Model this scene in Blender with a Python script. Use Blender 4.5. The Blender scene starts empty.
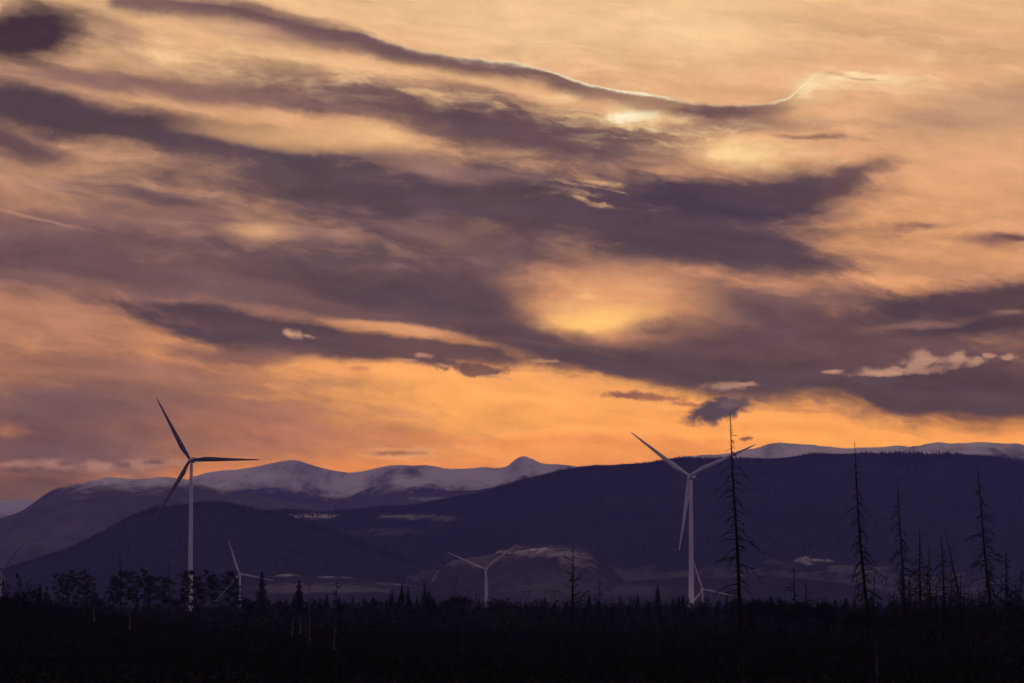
import bpy, bmesh, math, random
import numpy as np
from mathutils import Vector, Matrix

random.seed(7)
R = math.radians
scene = bpy.context.scene
col = scene.collection

# ------------------------------------------------------------------ camera, sky, sun, exposure
FOCAL = 2904.0                      # focal length in photograph pixels (a 20 degree telephoto view)
HORIZON = 590.0                     # photograph row of eye level
EYE = 40.0                          # eye height above the datum, metres
PITCH = math.atan((HORIZON - 341.5) / FOCAL)

cam_data = bpy.data.cameras.new('camera')
cam_data.sensor_width = 36.0
cam_data.lens = FOCAL / 1024.0 * 36.0
cam_data.clip_start = 0.5
cam_data.clip_end = 120000.0
cam = bpy.data.objects.new('camera', cam_data)
cam.location = (0, 0, EYE)
cam.rotation_euler = (math.pi / 2 + PITCH, 0, 0)
col.objects.link(cam)
scene.camera = cam

def ray(px, py):
    """World direction seen at a place of the photograph, scaled to y = 1."""
    a, b = (px - 512.0) / FOCAL, (341.5 - py) / FOCAL
    d = Vector((a, math.cos(PITCH) - b * math.sin(PITCH), math.sin(PITCH) + b * math.cos(PITCH)))
    return d / d.y

def angles(px, py):
    d = ray(px, py)
    return math.atan2(d.x, d.y), math.atan2(d.z, math.hypot(d.x, d.y))

scene.view_settings.view_transform = 'Standard'
scene.view_settings.look = 'None'
scene.view_settings.exposure = 0.0
scene.view_settings.gamma = 1.0
scene.view_settings.use_curve_mapping = False
scene.render.engine = 'CYCLES'
scene.cycles.use_adaptive_sampling = True
scene.cycles.adaptive_threshold = 0.03
scene.cycles.adaptive_min_samples = 8
scene.cycles.use_denoising = True
scene.cycles.max_bounces = 2
scene.cycles.diffuse_bounces = 1
scene.cycles.glossy_bounces = 1
scene.cycles.volume_bounces = 0

SUN_AZ, SUN_EL = angles(640, 118)

def lin(c):
    """sRGB 0..255 to linear RGBA."""
    o = []
    for v in c[:3]:
        v = v / 255.0
        o.append(v / 12.92 if v <= 0.04045 else ((v + 0.055) / 1.055) ** 2.4)
    return (o[0], o[1], o[2], 1.0)

world = bpy.data.worlds.new('World')
scene.world = world
world.use_nodes = True
WT = world.node_tree
WT.nodes.clear()

def N(kind, **kw):
    n = WT.nodes.new(kind)
    for k, v in kw.items():
        setattr(n, k, v)
    return n

def put(sock, v):
    if isinstance(v, bpy.types.NodeSocket):
        WT.links.new(v, sock)
    else:
        sock.default_value = v

def M(op, a, b=None, c=None, clamp=False):
    n = N('ShaderNodeMath', operation=op, use_clamp=clamp)
    put(n.inputs[0], a)
    if b is not None: put(n.inputs[1], b)
    if c is not None: put(n.inputs[2], c)
    return n.outputs[0]

def VM(op, a, b=None):
    n = N('ShaderNodeVectorMath', operation=op)
    put(n.inputs[0], a)
    if b is not None: put(n.inputs[1], b)
    return n.outputs['Value'] if op in ('LENGTH', 'DOT_PRODUCT') else n.outputs[0]

def SM(v, f0, f1, t0=0.0, t1=1.0):
    n = N('ShaderNodeMapRange', interpolation_type='SMOOTHSTEP', clamp=False)
    put(n.inputs['Value'], v)
    n.inputs['From Min'].default_value = f0
    n.inputs['From Max'].default_value = f1
    n.inputs['To Min'].default_value = t0
    n.inputs['To Max'].default_value = t1
    return n.outputs[0]

def MIX(f, a, b, blend='MIX'):
    n = N('ShaderNodeMix', data_type='RGBA', blend_type=blend)
    put(n.inputs[0], f); put(n.inputs[6], a); put(n.inputs[7], b)
    return n.outputs[2]

def NOISE(vec, scale, detail=4.0, rough=0.5, out='Fac', norm=True):
    n = N('ShaderNodeTexNoise', normalize=norm)
    put(n.inputs['Vector'], vec)
    n.inputs['Scale'].default_value = scale
    n.inputs['Detail'].default_value = detail
    n.inputs['Roughness'].default_value = rough
    return n.outputs[out]

def MAP(vec, loc=(0, 0, 0), rot=0.0, scale=(1, 1, 1), kind='TEXTURE'):
    n = N('ShaderNodeMapping', vector_type=kind)
    put(n.inputs['Vector'], vec)
    n.inputs['Location'].default_value = loc
    n.inputs['Rotation'].default_value = (0, 0, rot)
    n.inputs['Scale'].default_value = scale
    return n.outputs[0]

def CURVE(v, pts):
    n = N('ShaderNodeFloatCurve')
    put(n.inputs['Value'], v)
    cv = n.mapping.curves[0]
    cv.points[0].location = pts[0]
    cv.points[1].location = pts[-1]
    for p in pts[1:-1]:
        cv.points.new(*p)
    n.mapping.update()
    return n.outputs[0]

# a direction on the sky as azimuth U and elevation V, in units of 1/FOCAL radian
tc = N('ShaderNodeTexCoord')
sep = N('ShaderNodeSeparateXYZ')
WT.links.new(tc.outputs['Generated'], sep.inputs[0])
dx, dy, dz = sep.outputs
U = M('MULTIPLY', M('ARCTAN2', dx, dy), FOCAL)
V = M('MULTIPLY', M('ARCSINE', dz), FOCAL)
cmb = N('ShaderNodeCombineXYZ')
put(cmb.inputs[0], U); put(cmb.inputs[1], V); cmb.inputs[2].default_value = 1.0
P0 = cmb.outputs[0]

def uv(px, py):
    a, e = angles(px, py)
    return a * FOCAL, e * FOCAL

def vrow(py):
    return uv(512, py)[1]

# wind shear: noise drawn out along the streaks, which sink a little to the right
SH = MAP(P0, rot=R(-9), scale=(3.4, 1.0, 1.0))
wl = NOISE(SH, 0.011, 3.0, 0.55, 'Color')
ws = NOISE(SH, 0.045, 5.0, 0.6, 'Color')
wf = NOISE(P0, 0.12, 4.0, 0.6, 'Color')
def warp(base, noise, ax, ay):
    return VM('ADD', base, VM('MULTIPLY', VM('SUBTRACT', noise, (0.5, 0.5, 0.5)), (ax, ay, 0.0)))
PS = warp(warp(P0, ws, 26, 12), wf, 7, 5)          # small clouds
PL = warp(PS, wl, 130, 46)                         # large banks
sepL = N('ShaderNodeSeparateXYZ'); WT.links.new(PL, sepL.inputs[0])
NS = M('SUBTRACT', NOISE(MAP(PL, rot=R(-8), scale=(3.2, 1, 1)), 0.026, 8.0, 0.66), 0.5)   # streak noise
NF = M('SUBTRACT', NOISE(PS, 0.06, 6.0, 0.62), 0.5)                                         # puff noise

NW = NOISE(MAP(PL, rot=R(-7), scale=(4.2, 1, 1)), 0.085, 6.0, 0.58)                          # wisps

# vertical gradient of the veil
mr = N('ShaderNodeMapRange'); put(mr.inputs['Value'], V)
mr.inputs['From Min'].default_value = vrow(470); mr.inputs['From Max'].default_value = vrow(0)
ramp = N('ShaderNodeValToRGB'); put(ramp.inputs[0], mr.outputs[0])
stops = [(470, (226, 138, 88)), (440, (246, 155, 88)), (400, (250, 168, 96)), (350, (236, 160, 104)),
         (270, (222, 156, 112)), (180, (222, 164, 120)), (90, (226, 172, 126)), (0, (232, 184, 136))]
el = ramp.color_ramp.elements
for i, (y, c) in enumerate(stops):
    p = (470 - y) / 470.0
    e = el[i] if i < 2 else el.new(p)
    e.position = p; e.color = lin(c)
SKY = ramp.outputs[0]

def S(cx, cy, rx, ry, rot, c, op=0.9, soft=0.78, k=0.95, small=False):
    """One bank, rift or puff of cloud: centre and half axes, tilt (clockwise), colour, opacity, edge."""
    global SKY
    u, v = uv(cx, cy)
    if not small:
        dense = sum(c) < 300                     # thick cloud is built a little larger than thin
        rx, ry, soft = rx * (1.3 if dense else 1.2), ry * (1.6 if dense else 1.32), min(1.0, soft * 1.02)
    c_, s_ = math.cos(R(-rot)), math.sin(R(-rot))
    p = PS if small else PL
    a = VM('DOT_PRODUCT', p, (c_ / rx, s_ / rx, -(u * c_ + v * s_) / rx))
    b = VM('DOT_PRODUCT', p, (-s_ / ry, c_ / ry, (u * s_ - v * c_) / ry))
    d = M('SQRT', M('MULTIPLY_ADD', a, a, M('MULTIPLY', b, b)))
    d = M('MULTIPLY_ADD', NF if small else NS, k, d)
    SKY = MIX(SM(d, 1.0, 1.0 - soft, 0.0, op), SKY, lin(c))

def W(cx, cy, rx, ry, rot, c, op=0.7, lo=0.42, hi=0.76):
    """Torn wisps scattered over an oval of sky."""
    global SKY
    u, v = uv(cx, cy)
    c_, s_ = math.cos(R(-rot)), math.sin(R(-rot))
    a = VM('DOT_PRODUCT', PS, (c_ / rx, s_ / rx, -(u * c_ + v * s_) / rx))
    b = VM('DOT_PRODUCT', PS, (-s_ / ry, c_ / ry, (u * s_ - v * c_) / ry))
    d = M('SQRT', M('MULTIPLY_ADD', a, a, M('MULTIPLY', b, b)))
    SKY = MIX(M('MULTIPLY', SM(d, 1.0, 0.25, 0.0, op), SM(NW, lo, hi)), SKY, lin(c))
# --- the light veil, back to front
S(560, 15, 300, 60, 4, (240, 198, 148), .6, 1)
S(695, 25, 95, 40, 6, (252, 212, 158), .6, 1)
S(930, 42, 170, 20, 8, (206, 158, 118), .7, 1)
S(885, 50, 50, 10, 6, (234, 184, 136), .7, 1)
S(975, 112, 110, 36, -8, (192, 148, 114), .9, .8)
S(215, 62, 190, 36, 6, (236, 186, 134), .8, 1)
S(30, 90, 110, 14, 6, (200, 148, 118), .7, 1)
S(60, 170, 130, 34, 10, (214, 160, 118), .8, 1)
S(900, 230, 190, 60, 6, (216, 154, 106), .85, 1)
S(960, 200, 90, 16, 6, (216, 156, 112), .6, 1)
S(90, 245, 300, 58, 5, (126, 96, 96), .95, 1)
S(330, 245, 190, 48, 8, (138, 104, 100), .92, 1)
S(90, 328, 180, 34, 4, (206, 142, 102), .95, .9)
S(50, 312, 90, 12, 5, (226, 156, 108), .8, 1)
S(170, 340, 70, 10, 6, (222, 150, 104), .7, 1)
S(30, 306, 90, 14, 4, (226, 158, 110), .8, 1)
S(460, 408, 330, 54, 0, (252, 170, 96), .8, 1)
S(830, 432, 260, 26, 2, (252, 166, 90), .9, .8)
# --- purple murk low on the left
S(70, 412, 300, 52, 3, (110, 83, 88), .95, .9)
S(255, 425, 190, 42, 3, (160, 108, 94), .88, 1)
S(300, 440, 240, 26, 0, (184, 118, 92), .7, 1)
S(60, 455, 200, 26, 0, (122, 92, 94), .92, .9)
S(10, 492, 210, 20, -2, (112, 82, 82), .97, .8)
S(110, 395, 110, 10, 4, (150, 104, 92), .6, 1)
S(40, 440, 120, 9, -2, (112, 80, 84), .7, 1)
S(-60, 260, 320, 300, 0, (98, 75, 84), .5, 1)
# --- dark banks, upper left
S(240, 12, 130, 8, 9, (112, 84, 84), .85, .9)
S(365, 44, 100, 10, 13, (116, 87, 88), .9, .8)
S(300, 40, 120, 9, 9, (150, 112, 100), .6, 1)
S(190, 88, 240, 15, 7, (126, 92, 88), .9, .8)
S(60, 76, 100, 8, 5, (132, 96, 92), .8, 1)
S(95, 118, 215, 19, 8, (76, 60, 70), .97, .7)
S(230, 146, 120, 12, 8, (96, 74, 80), .85, .9)
S(20, 140, 66, 12, 12, (88, 68, 74), .9, .8)
S(65, 222, 200, 17, 10, (128, 94, 90), .85, .8)
S(60, 264, 230, 27, 4, (104, 78, 82), .95, .8)
S(260, 272, 160, 22, 7, (116, 86, 86), .85, .9)
S(166, 196, 62, 10, 8, (86, 68, 76), .9, .9)
S(210, 208, 36, 7, 12, (124, 92, 90), .7, 1)
S(22, 33, 66, 24, -4, (56, 42, 56), .97, .7)
S(105, 32, 50, 18, 4, (150, 112, 98), .75, 1)
# --- the great bank across the middle
S(385, 104, 210, 22, 10, (114, 86, 86), .9, .8)
S(535, 132, 200, 27, 11, (92, 71, 79), .93, .7)
S(350, 182, 220, 34, 8, (84, 68, 77), .96, .7)
S(590, 215, 290, 40, 7, (82, 66, 77), .96, .6)
S(735, 195, 150, 24, -2, (76, 61, 75), .96, .6)
S(845, 180, 70, 8, -12, (98, 75, 80), .9, .8)
S(735, 128, 120, 9, 3, (120, 89, 88), .7, .9)
S(705, 250, 150, 24, 10, (84, 67, 77), .95, .6)
S(420, 268, 310, 46, 9, (94, 74, 80), .94, .7)
S(300, 297, 190, 15, 9, (112, 84, 85), .88, .8)
S(250, 323, 132, 18, 10, (80, 64, 75), .97, .5)
S(480, 322, 190, 24, 15, (88, 69, 77), .95, .7)
S(385, 352, 135, 13, 5, (92, 71, 77), .95, .5)
S(240, 352, 80, 12, 4, (116, 84, 84), .85, .8)
S(730, 318, 160, 44, 3, (130, 95, 91), .88, .9)
S(840, 300, 130, 18, 4, (134, 98, 92), .85, 1)
S(640, 365, 170, 18, 9, (88, 68, 76), .95, .6)
S(850, 350, 290, 44, 3, (94, 72, 78), .96, .6)
S(980, 385, 170, 30, 0, (86, 66, 74), .95, .6)
S(1000, 302, 135, 24, -4, (78, 61, 71), .96, .5)
S(920, 322, 70, 5, -8, (160, 114, 100), .6, 1)
S(1015, 308, 22, 4, 0, (164, 116, 100), .7, 1)
S(1000, 240, 60, 7, 6, (124, 88, 84), .85, .9)
S(915, 222, 34, 4, 3, (112, 80, 80), .85, .9)
S(960, 266, 80, 9, 0, (190, 136, 106), .6, 1)
S(190, 220, 150, 16, 8, (138, 102, 95), .85, .9)
S(170, 290, 200, 10, 5, (150, 108, 96), .7, 1)
S(470, 205, 170, 20, 8, (88, 70, 78), .85, .9)
S(130, 374, 230, 20, 3, (156, 108, 93), .85, .9)
S(280, 300, 220, 13, 8, (112, 84, 86), .9, .8)
W(300, 235, 230, 46, 8, (176, 130, 110), .6)
W(480, 245, 200, 52, 10, (130, 100, 98), .6)
W(420, 172, 180, 22, 9, (150, 114, 104), .6)
W(250, 60, 210, 40, 7, (250, 206, 152), .6)
W(150, 78, 190, 22, 6, (126, 94, 92), .5)
W(60, 190, 140, 34, 8, (150, 110, 100), .6)
W(100, 318, 150, 28, 5, (168, 116, 96), .6)
# --- rifts and glow
S(300, 138, 150, 12, 6, (224, 172, 122), .85, 1)
S(372, 134, 60, 11, 2, (240, 190, 134), .9, 1)
S(420, 168, 80, 12, 14, (160, 120, 108), .8, 1)
S(500, 178, 60, 7, 8, (140, 106, 102), .7, 1)
S(450, 238, 70, 12, 10, (132, 100, 96), .7, 1)
S(540, 268, 60, 8, 14, (126, 94, 90), .6, 1)
S(258, 228, 40, 15, 0, (218, 164, 122), .85, 1)
S(330, 232, 60, 9, 10, (176, 130, 110), .6, 1)
S(655, 100, 90, 10, 8, (222, 172, 126), .8, .9)
S(745, 152, 66, 14, 4, (244, 196, 138), .9, .9)
S(520, 86, 130, 7, 8, (228, 178, 128), .85, .9)
S(450, 78, 100, 7, 8, (214, 164, 122), .7, 1)
S(600, 306, 122, 36, 2, (234, 162, 112), .95, .8)
S(462, 292, 90, 22, 14, (92, 72, 80), .85, .8)
S(595, 318, 74, 14, 0, (255, 196, 114), .85, 1)
S(560, 346, 80, 6, 8, (206, 142, 104), .7, 1)
S(662, 327, 40, 7, 4, (120, 88, 86), .9, .9)
S(400, 328, 84, 8, 8, (218, 152, 108), .95, .9)
S(275, 308, 40, 6, 6, (176, 124, 104), .6, 1)
S(582, 198, 18, 5, 22, (222, 172, 126), .75, 1, 1.6, True)
S(600, 205, 20, 4, 10, (206, 158, 120), .7, 1, 2.4, True)
S(570, 190, 40, 5, 8, (150, 114, 104), .6, 1, 1.6, True)
S(602, 182, 30, 4, 6, (214, 166, 122), .8, 1, 1.2, True)
S(655, 160, 44, 5, 8, (176, 132, 112), .7, 1, 1.2, True)
S(640, 117, 70, 16, 2, (250, 206, 150), .75, 1, 1.2, True)
S(636, 117, 36, 8, -2, (255, 243, 208), 1, .9, 1.1, True)
S(742, 155, 50, 10, 2, (253, 214, 152), .85, 1, 1.6, True)

W(645, 122, 150, 40, 8, (255, 218, 160), .85)
W(600, 192, 90, 18, 8, (222, 172, 130), .7, .5, .76)
W(760, 150, 110, 30, 4, (255, 216, 156), .8)
W(450, 92, 150, 24, 9, (246, 198, 146), .8)
W(850, 135, 110, 34, 4, (170, 126, 106), .55)
W(900, 60, 170, 50, 5, (248, 202, 152), .55)
W(940, 210, 120, 50, 5, (240, 180, 126), .5)
W(620, 300, 130, 34, 3, (255, 200, 130), .6)
W(720, 300, 140, 34, 3, (120, 90, 90), .55)
W(860, 330, 200, 40, 3, (120, 92, 90), .5)
W(560, 55, 260, 40, 6, (250, 208, 156), .5)
# --- the long front of the upper deck: a dark lip under a bright rim
def front(pts, dark, rim, thick, c_dark, c_rim, w_rim, side=1.0, edge=1.0):
    global SKY
    u0, u1 = uv(pts[0][0], pts[0][1])[0], uv(pts[-1][0], pts[-1][1])[0]
    vs = [uv(*p)[1] for p in pts]
    lo, hi = min(vs) - 5, max(vs) + 5
    sp = N('ShaderNodeSeparateXYZ'); WT.links.new(PS, sp.inputs[0])
    def tnorm(s, a, b): return M('DIVIDE', M('SUBTRACT', s, a), b - a)
    t = tnorm(U, u0, u1)
    h = CURVE(t, [((uv(*p)[0] - u0) / (u1 - u0), (uv(*p)[1] - lo) / (hi - lo)) for p in pts])
    e = M('SUBTRACT', M('MULTIPLY_ADD', M('SUBTRACT', sp.outputs[1], V), 0.8, V), M('MULTIPLY_ADD', h, hi - lo, lo))
    e = M('MULTIPLY', e, side)
    inside = M('MULTIPLY', SM(t, 0.0, 0.02), SM(t, 1.0, 0.98))
    e2 = M('MULTIPLY_ADD', NS, thick * 1.2, e)
    band = M('MULTIPLY', SM(e, 1.6 * edge, -2.5 * edge), SM(e2, -thick, -thick * 0.3))
    band = M('MULTIPLY', M('MULTIPLY', band, inside), CURVE(t, dark))
    SKY = MIX(band, SKY, lin(c_dark))
    er = M('MULTIPLY', e, M('MAXIMUM', M('MULTIPLY_ADD', NS, -5.0, 1.15), 0.35))
    g = M('MULTIPLY', SM(er, w_rim, 0.0), SM(er, -w_rim * 1.8, 0.0))
    g = M('MULTIPLY', M('MULTIPLY', g, inside), CURVE(t, rim))
    g = M('MULTIPLY', g, SM(NF, -0.22, 0.10, 0.45, 1.0))
    SKY = MIX(g, SKY, lin(c_rim))

front([(100, -6), (211, 3), (267, 14), (309, 25), (361, 32), (386, 42), (431, 53), (480, 60), (523, 65), (582, 83),
       (621, 91), (663, 98), (690, 103), (755, 105), (780, 100), (797, 91), (804, 84), (829, 73), (867, 71), (920, 74)],
      [(0, .9), (.3, .9), (.55, .9), (.7, .6), (.76, .9), (.8, .8), (.86, .3), (.9, .1), (1, 0)],
      [(0, 0), (.3, .05), (.45, .25), (.58, .65), (.66, .85), (.71, .2), (.78, .1), (.83, .65), (.855, .9), (.875, .3), (.895, .02), (1, 0)],
      22, (112, 83, 84), (255, 242, 204), 2.0)
# the sharp lower edge of the bank on the right
front([(455, 332), (505, 345), (545, 357), (590, 371), (640, 380), (700, 385), (760, 390), (820, 391), (855, 396),
       (880, 410), (905, 416), (950, 413), (1060, 420)],
      [(0, .2), (.08, .85), (.3, .95), (.6, .9), (.8, .95), (1, .9)], [(0, 0), (1, 0)], 42, (90, 70, 77), (255, 255, 255), 1.0, -1.0, 2.2)
S(806, 88, 26, 12, -40, (255, 226, 170), .75, 1, 1.2, True)
S(838, 82, 60, 11, -3, (255, 222, 170), .75, 1, 1.0, True)
S(880, 86, 90, 12, 2, (246, 198, 148), .6, 1, 1.2, True)
W(850, 79, 80, 14, 1, (255, 226, 176), .9, .40, .66)
W(915, 84, 90, 14, 3, (250, 206, 156), .75, .40, .68)
W(832, 108, 60, 22, -8, (244, 196, 146), .7)
S(862, 79, 30, 2.5, 2, (196, 148, 116), .7, 1, 1.5, True)
S(872, 94, 50, 4, 4, (206, 156, 120), .6, 1, 1.6, True)
S(880, 84, 70, 4, 3, (236, 186, 136), .7, 1, .6, True)
S(815, 98, 50, 8, -6, (236, 190, 140), .6, 1, .6, True)
S(815, 137, 60, 4, 3, (128, 94, 88), .75, .9, .8, True)
S(705, 112, 60, 8, 2, (110, 82, 84), .8, .9, .8, True)
S(1015, 236, 30, 7, 8, (92, 66, 72), .85, .9, .8, True)
S(30, 217, 90, 3, 12, (196, 144, 116), .5, 1, .5, True)

# --- small clouds low over the mountains
S(645, 397, 56, 6, 4, (152, 96, 82), .9, .7, 1.4, True)
S(620, 396, 24, 5, 2, (140, 90, 80), .8, .8, 1.2, True)
S(690, 405, 40, 4, 4, (176, 110, 84), .8, .8, 1.2, True)
S(719, 411, 40, 15, -12, (90, 74, 84), 1, .45, .9, True)
S(728, 405, 18, 7, -6, (120, 98, 100), .7, .9, 1.3, True)
S(730, 386, 32, 6, -3, (190, 141, 117), .7, .9, 2.2, True)
S(745, 384, 14, 4, 0, (176, 130, 112), .8, .5, 1.4, True)
for cx, cy, rx, ry in ((905, 370, 62, 6), (925, 362, 36, 9), (918, 355, 13, 8), (958, 358, 14, 9), (975, 362, 16, 6),
                       (880, 374, 44, 4), (830, 372, 14, 4), (992, 356, 10, 4), (1010, 358, 10, 4)):
    S(cx, cy, rx, ry, -2, (196, 146, 122), .72, .85, 1.7, True)
S(935, 368, 40, 4, -3, (158, 116, 106), .7, .9, 1.2, True)
for cx, cy, rx, ry in ((294, 335, 14, 6), (288, 332, 7, 5), (306, 336, 10, 3)):
    S(cx, cy, rx, ry, 6, (206, 154, 124), .7, 1, 2.2, True)
S(478, 370, 40, 8, 3, (112, 80, 80), .92, .5, 1.6, True)
S(440, 362, 36, 9, 8, (96, 72, 78), .9, .6, 1.4, True)
for cx, cy, rx, ry in ((426, 357, 12, 4), (410, 361, 12, 3), (446, 366, 14, 3), (498, 377, 26, 2.5), (545, 360, 22, 3)):
    S(cx, cy, rx, ry, 4, (204, 146, 114), .65, .9, 2.2, True)
S(362, 369, 22, 4, 2, (190, 122, 92), .7, .9, 1.2, True)
S(398, 453, 58, 7, -1, (228, 158, 112), .8, .6, .8, True)
S(394, 453, 44, 4, -1, (168, 104, 80), .9, .9, .8, True)
for cx, cy, rx, ry in ((15, 466, 26, 8), (55, 464, 30, 8), (95, 466, 28, 9), (140, 463, 34, 8), (180, 461, 30, 6)):
    S(cx, cy, rx, ry, -2, (172, 124, 112), .85, .8, 1.5, True)
for cx, cy, rx, ry in ((65, 463, 18, 6), (122, 464, 16, 5), (15, 472, 18, 7), (152, 461, 20, 4)):
    S(cx, cy, rx, ry, -2, (112, 82, 88), .85, .9, 1.0, True)
S(745, 438, 12, 3, -8, (112, 76, 72), .9, .7, 1.2, True)
S(800, 410, 90, 4, 3, (200, 124, 88), .6, 1, 1.2, True)
S(560, 440, 240, 6, 1, (226, 134, 84), .6, 1, 1.2)

# --- streaks of uneven density through the whole veil
st = NOISE(MAP(PL, rot=R(-7), scale=(4.5, 1, 1)), 0.05, 6.0, 0.6)
SKY = MIX(1.0, SKY, M('MULTIPLY_ADD', NF, 0.14, M('MULTIPLY_ADD', st, 0.74, 0.63)), 'MULTIPLY')

# --- this light reaches the eye through the haze built below: what stands beyond it is that much brighter
HAZE_COLOR = (0.23, 0.23, 1.0, 1)
HAZE_DENSITY = 4.0e-5
HAZE_TOP, HAZE_END = 840.0, 21600.0
path = M('MINIMUM', M('DIVIDE', HAZE_TOP, M('MAXIMUM', dz, 0.02)), HAZE_END)
T = M('EXPONENT', M('MULTIPLY', path, -HAZE_DENSITY))
veil = MIX(1.0, M('SUBTRACT', 1.0, T), (0.050, 0.036, 0.118, 1), 'MULTIPLY')
SKY = VM('MAXIMUM', VM('DIVIDE', VM('SUBTRACT', SKY, veil), T), (0.004, 0.004, 0.004))

# --- the rest of the sky: clear dusk air overhead and behind, broken violet-grey cloud
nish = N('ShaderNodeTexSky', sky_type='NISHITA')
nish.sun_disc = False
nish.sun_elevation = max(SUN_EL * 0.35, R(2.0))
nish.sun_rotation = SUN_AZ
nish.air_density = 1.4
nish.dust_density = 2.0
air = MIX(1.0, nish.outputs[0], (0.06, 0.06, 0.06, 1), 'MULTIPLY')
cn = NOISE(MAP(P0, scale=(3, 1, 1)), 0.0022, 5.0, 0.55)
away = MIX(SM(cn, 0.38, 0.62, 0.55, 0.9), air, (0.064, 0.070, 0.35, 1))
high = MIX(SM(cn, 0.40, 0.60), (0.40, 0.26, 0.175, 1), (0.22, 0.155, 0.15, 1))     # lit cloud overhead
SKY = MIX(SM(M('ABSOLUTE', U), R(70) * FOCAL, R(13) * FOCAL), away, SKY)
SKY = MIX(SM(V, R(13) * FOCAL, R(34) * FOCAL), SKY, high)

bg = N('ShaderNodeBackground')
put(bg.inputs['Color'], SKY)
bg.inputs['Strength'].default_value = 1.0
out = N('ShaderNodeOutputWorld')
WT.links.new(bg.outputs[0], out.inputs['Surface'])
world.cycles.sampling_method = 'MANUAL'
world.cycles.sample_map_resolution = 512

sun_data = bpy.data.lights.new('sun', 'SUN')
sun_data.energy = 0.3
sun_data.angle = R(12)
sun_data.color = (1.0, 0.72, 0.46)
sun = bpy.data.objects.new('sun', sun_data)
sd = Vector((math.sin(SUN_AZ) * math.cos(SUN_EL), math.cos(SUN_AZ) * math.cos(SUN_EL), math.sin(SUN_EL)))
sun.rotation_euler = (-sd).to_track_quat('-Z', 'Y').to_euler()
col.objects.link(sun)
# ------------------------------------------------------------------ helpers
def tag(o, label=None, cat=None, group=None, kind=None):
    if label: o['label'] = label
    if cat: o['category'] = cat
    if group: o['group'] = group
    if kind: o['kind'] = kind
    return o

def mesh_obj(name, verts, faces, material, parent=None, smooth=False):
    me = bpy.data.meshes.new(name)
    if isinstance(verts, np.ndarray):
        verts = verts.tolist()
    me.from_pydata(verts, [], faces)
    me.materials.append(material)
    if smooth:
        me.polygons.foreach_set('use_smooth', [True] * len(me.polygons))
    me.update()
    o = bpy.data.objects.new(name, me)
    col.objects.link(o)
    o.parent = parent
    return o

def empty(name, loc=(0, 0, 0), rz=0.0):
    o = bpy.data.objects.new(name, None)
    o.empty_display_size = 1.0
    o.location = loc
    o.rotation_euler = (0, 0, rz)
    col.objects.link(o)
    return o

def copy_tree(o, parent=None):
    c = o.copy()
    col.objects.link(c)
    c.parent = parent
    for ch in [x for x in bpy.data.objects if x.parent == o]:
        copy_tree(ch, c)
    return c

_rng = np.random.RandomState(11)
_perm = _rng.permutation(512)
_val = _rng.rand(512) * 2 - 1
def vnoise(x, y):
    xi = np.floor(x).astype(int); yi = np.floor(y).astype(int)
    fx = x - xi; fy = y - yi
    fx = fx * fx * fx * (fx * (fx * 6 - 15) + 10); fy = fy * fy * fy * (fy * (fy * 6 - 15) + 10)
    def h(a, b): return _val[(_perm[a & 511] + b * 37 + (b >> 3) * 11) & 511]
    return ((h(xi, yi) * (1 - fx) + h(xi + 1, yi) * fx) * (1 - fy) + (h(xi, yi + 1) * (1 - fx) + h(xi + 1, yi + 1) * fx) * fy)
def fbm(x, y, octaves=5, gain=0.5):
    s = 0.0; a = 1.0
    for i in range(octaves):
        s = s + a * vnoise(x * 2 ** i + 17.3 * i, y * 2 ** i + 9.1 * i)
        a *= gain
    return s
def ridged(x, y, octaves=5, gain=0.5):
    s = 0.0; a = 1.0
    for i in range(octaves):
        s = s + a * (1 - 2 * np.abs(vnoise(x * 2 ** i + 31.7 * i, y * 2 ** i + 5.3 * i)))
        a *= gain
    return s

# ------------------------------------------------------------------ materials
def new_mat(name):
    m = bpy.data.materials.new(name)
    m.use_nodes = True
    nt = m.node_tree
    return m, nt, nt.nodes['Principled BSDF']

def mottled(name, c1, c2, scale, rough=0.9, detail=6.0, bump=0.0, spec=0.0, stretch=(1, 1, 1), coords='Object'):
    m, nt, b = new_mat(name)
    t = nt.nodes.new('ShaderNodeTexCoord')
    mp = nt.nodes.new('ShaderNodeMapping'); mp.inputs['Scale'].default_value = stretch
    n = nt.nodes.new('ShaderNodeTexNoise')
    n.inputs['Scale'].default_value = scale; n.inputs['Detail'].default_value = detail; n.inputs['Roughness'].default_value = 0.62
    r = nt.nodes.new('ShaderNodeValToRGB')
    r.color_ramp.elements[0].position = 0.35; r.color_ramp.elements[0].color = (*c1, 1)
    r.color_ramp.elements[1].position = 0.68; r.color_ramp.elements[1].color = (*c2, 1)
    nt.links.new(t.outputs[coords], mp.inputs[0]); nt.links.new(mp.outputs[0], n.inputs['Vector'])
    nt.links.new(n.outputs['Fac'], r.inputs[0]); nt.links.new(r.outputs[0], b.inputs['Base Color'])
    b.inputs['Roughness'].default_value = rough
    b.inputs['Specular IOR Level'].default_value = spec
    if bump:
        bp = nt.nodes.new('ShaderNodeBump'); bp.inputs['Strength'].default_value = bump; bp.inputs['Distance'].default_value = 1.0
        nt.links.new(n.outputs['Fac'], bp.inputs['Height']); nt.links.new(bp.outputs[0], b.inputs['Normal'])
    return m

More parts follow.
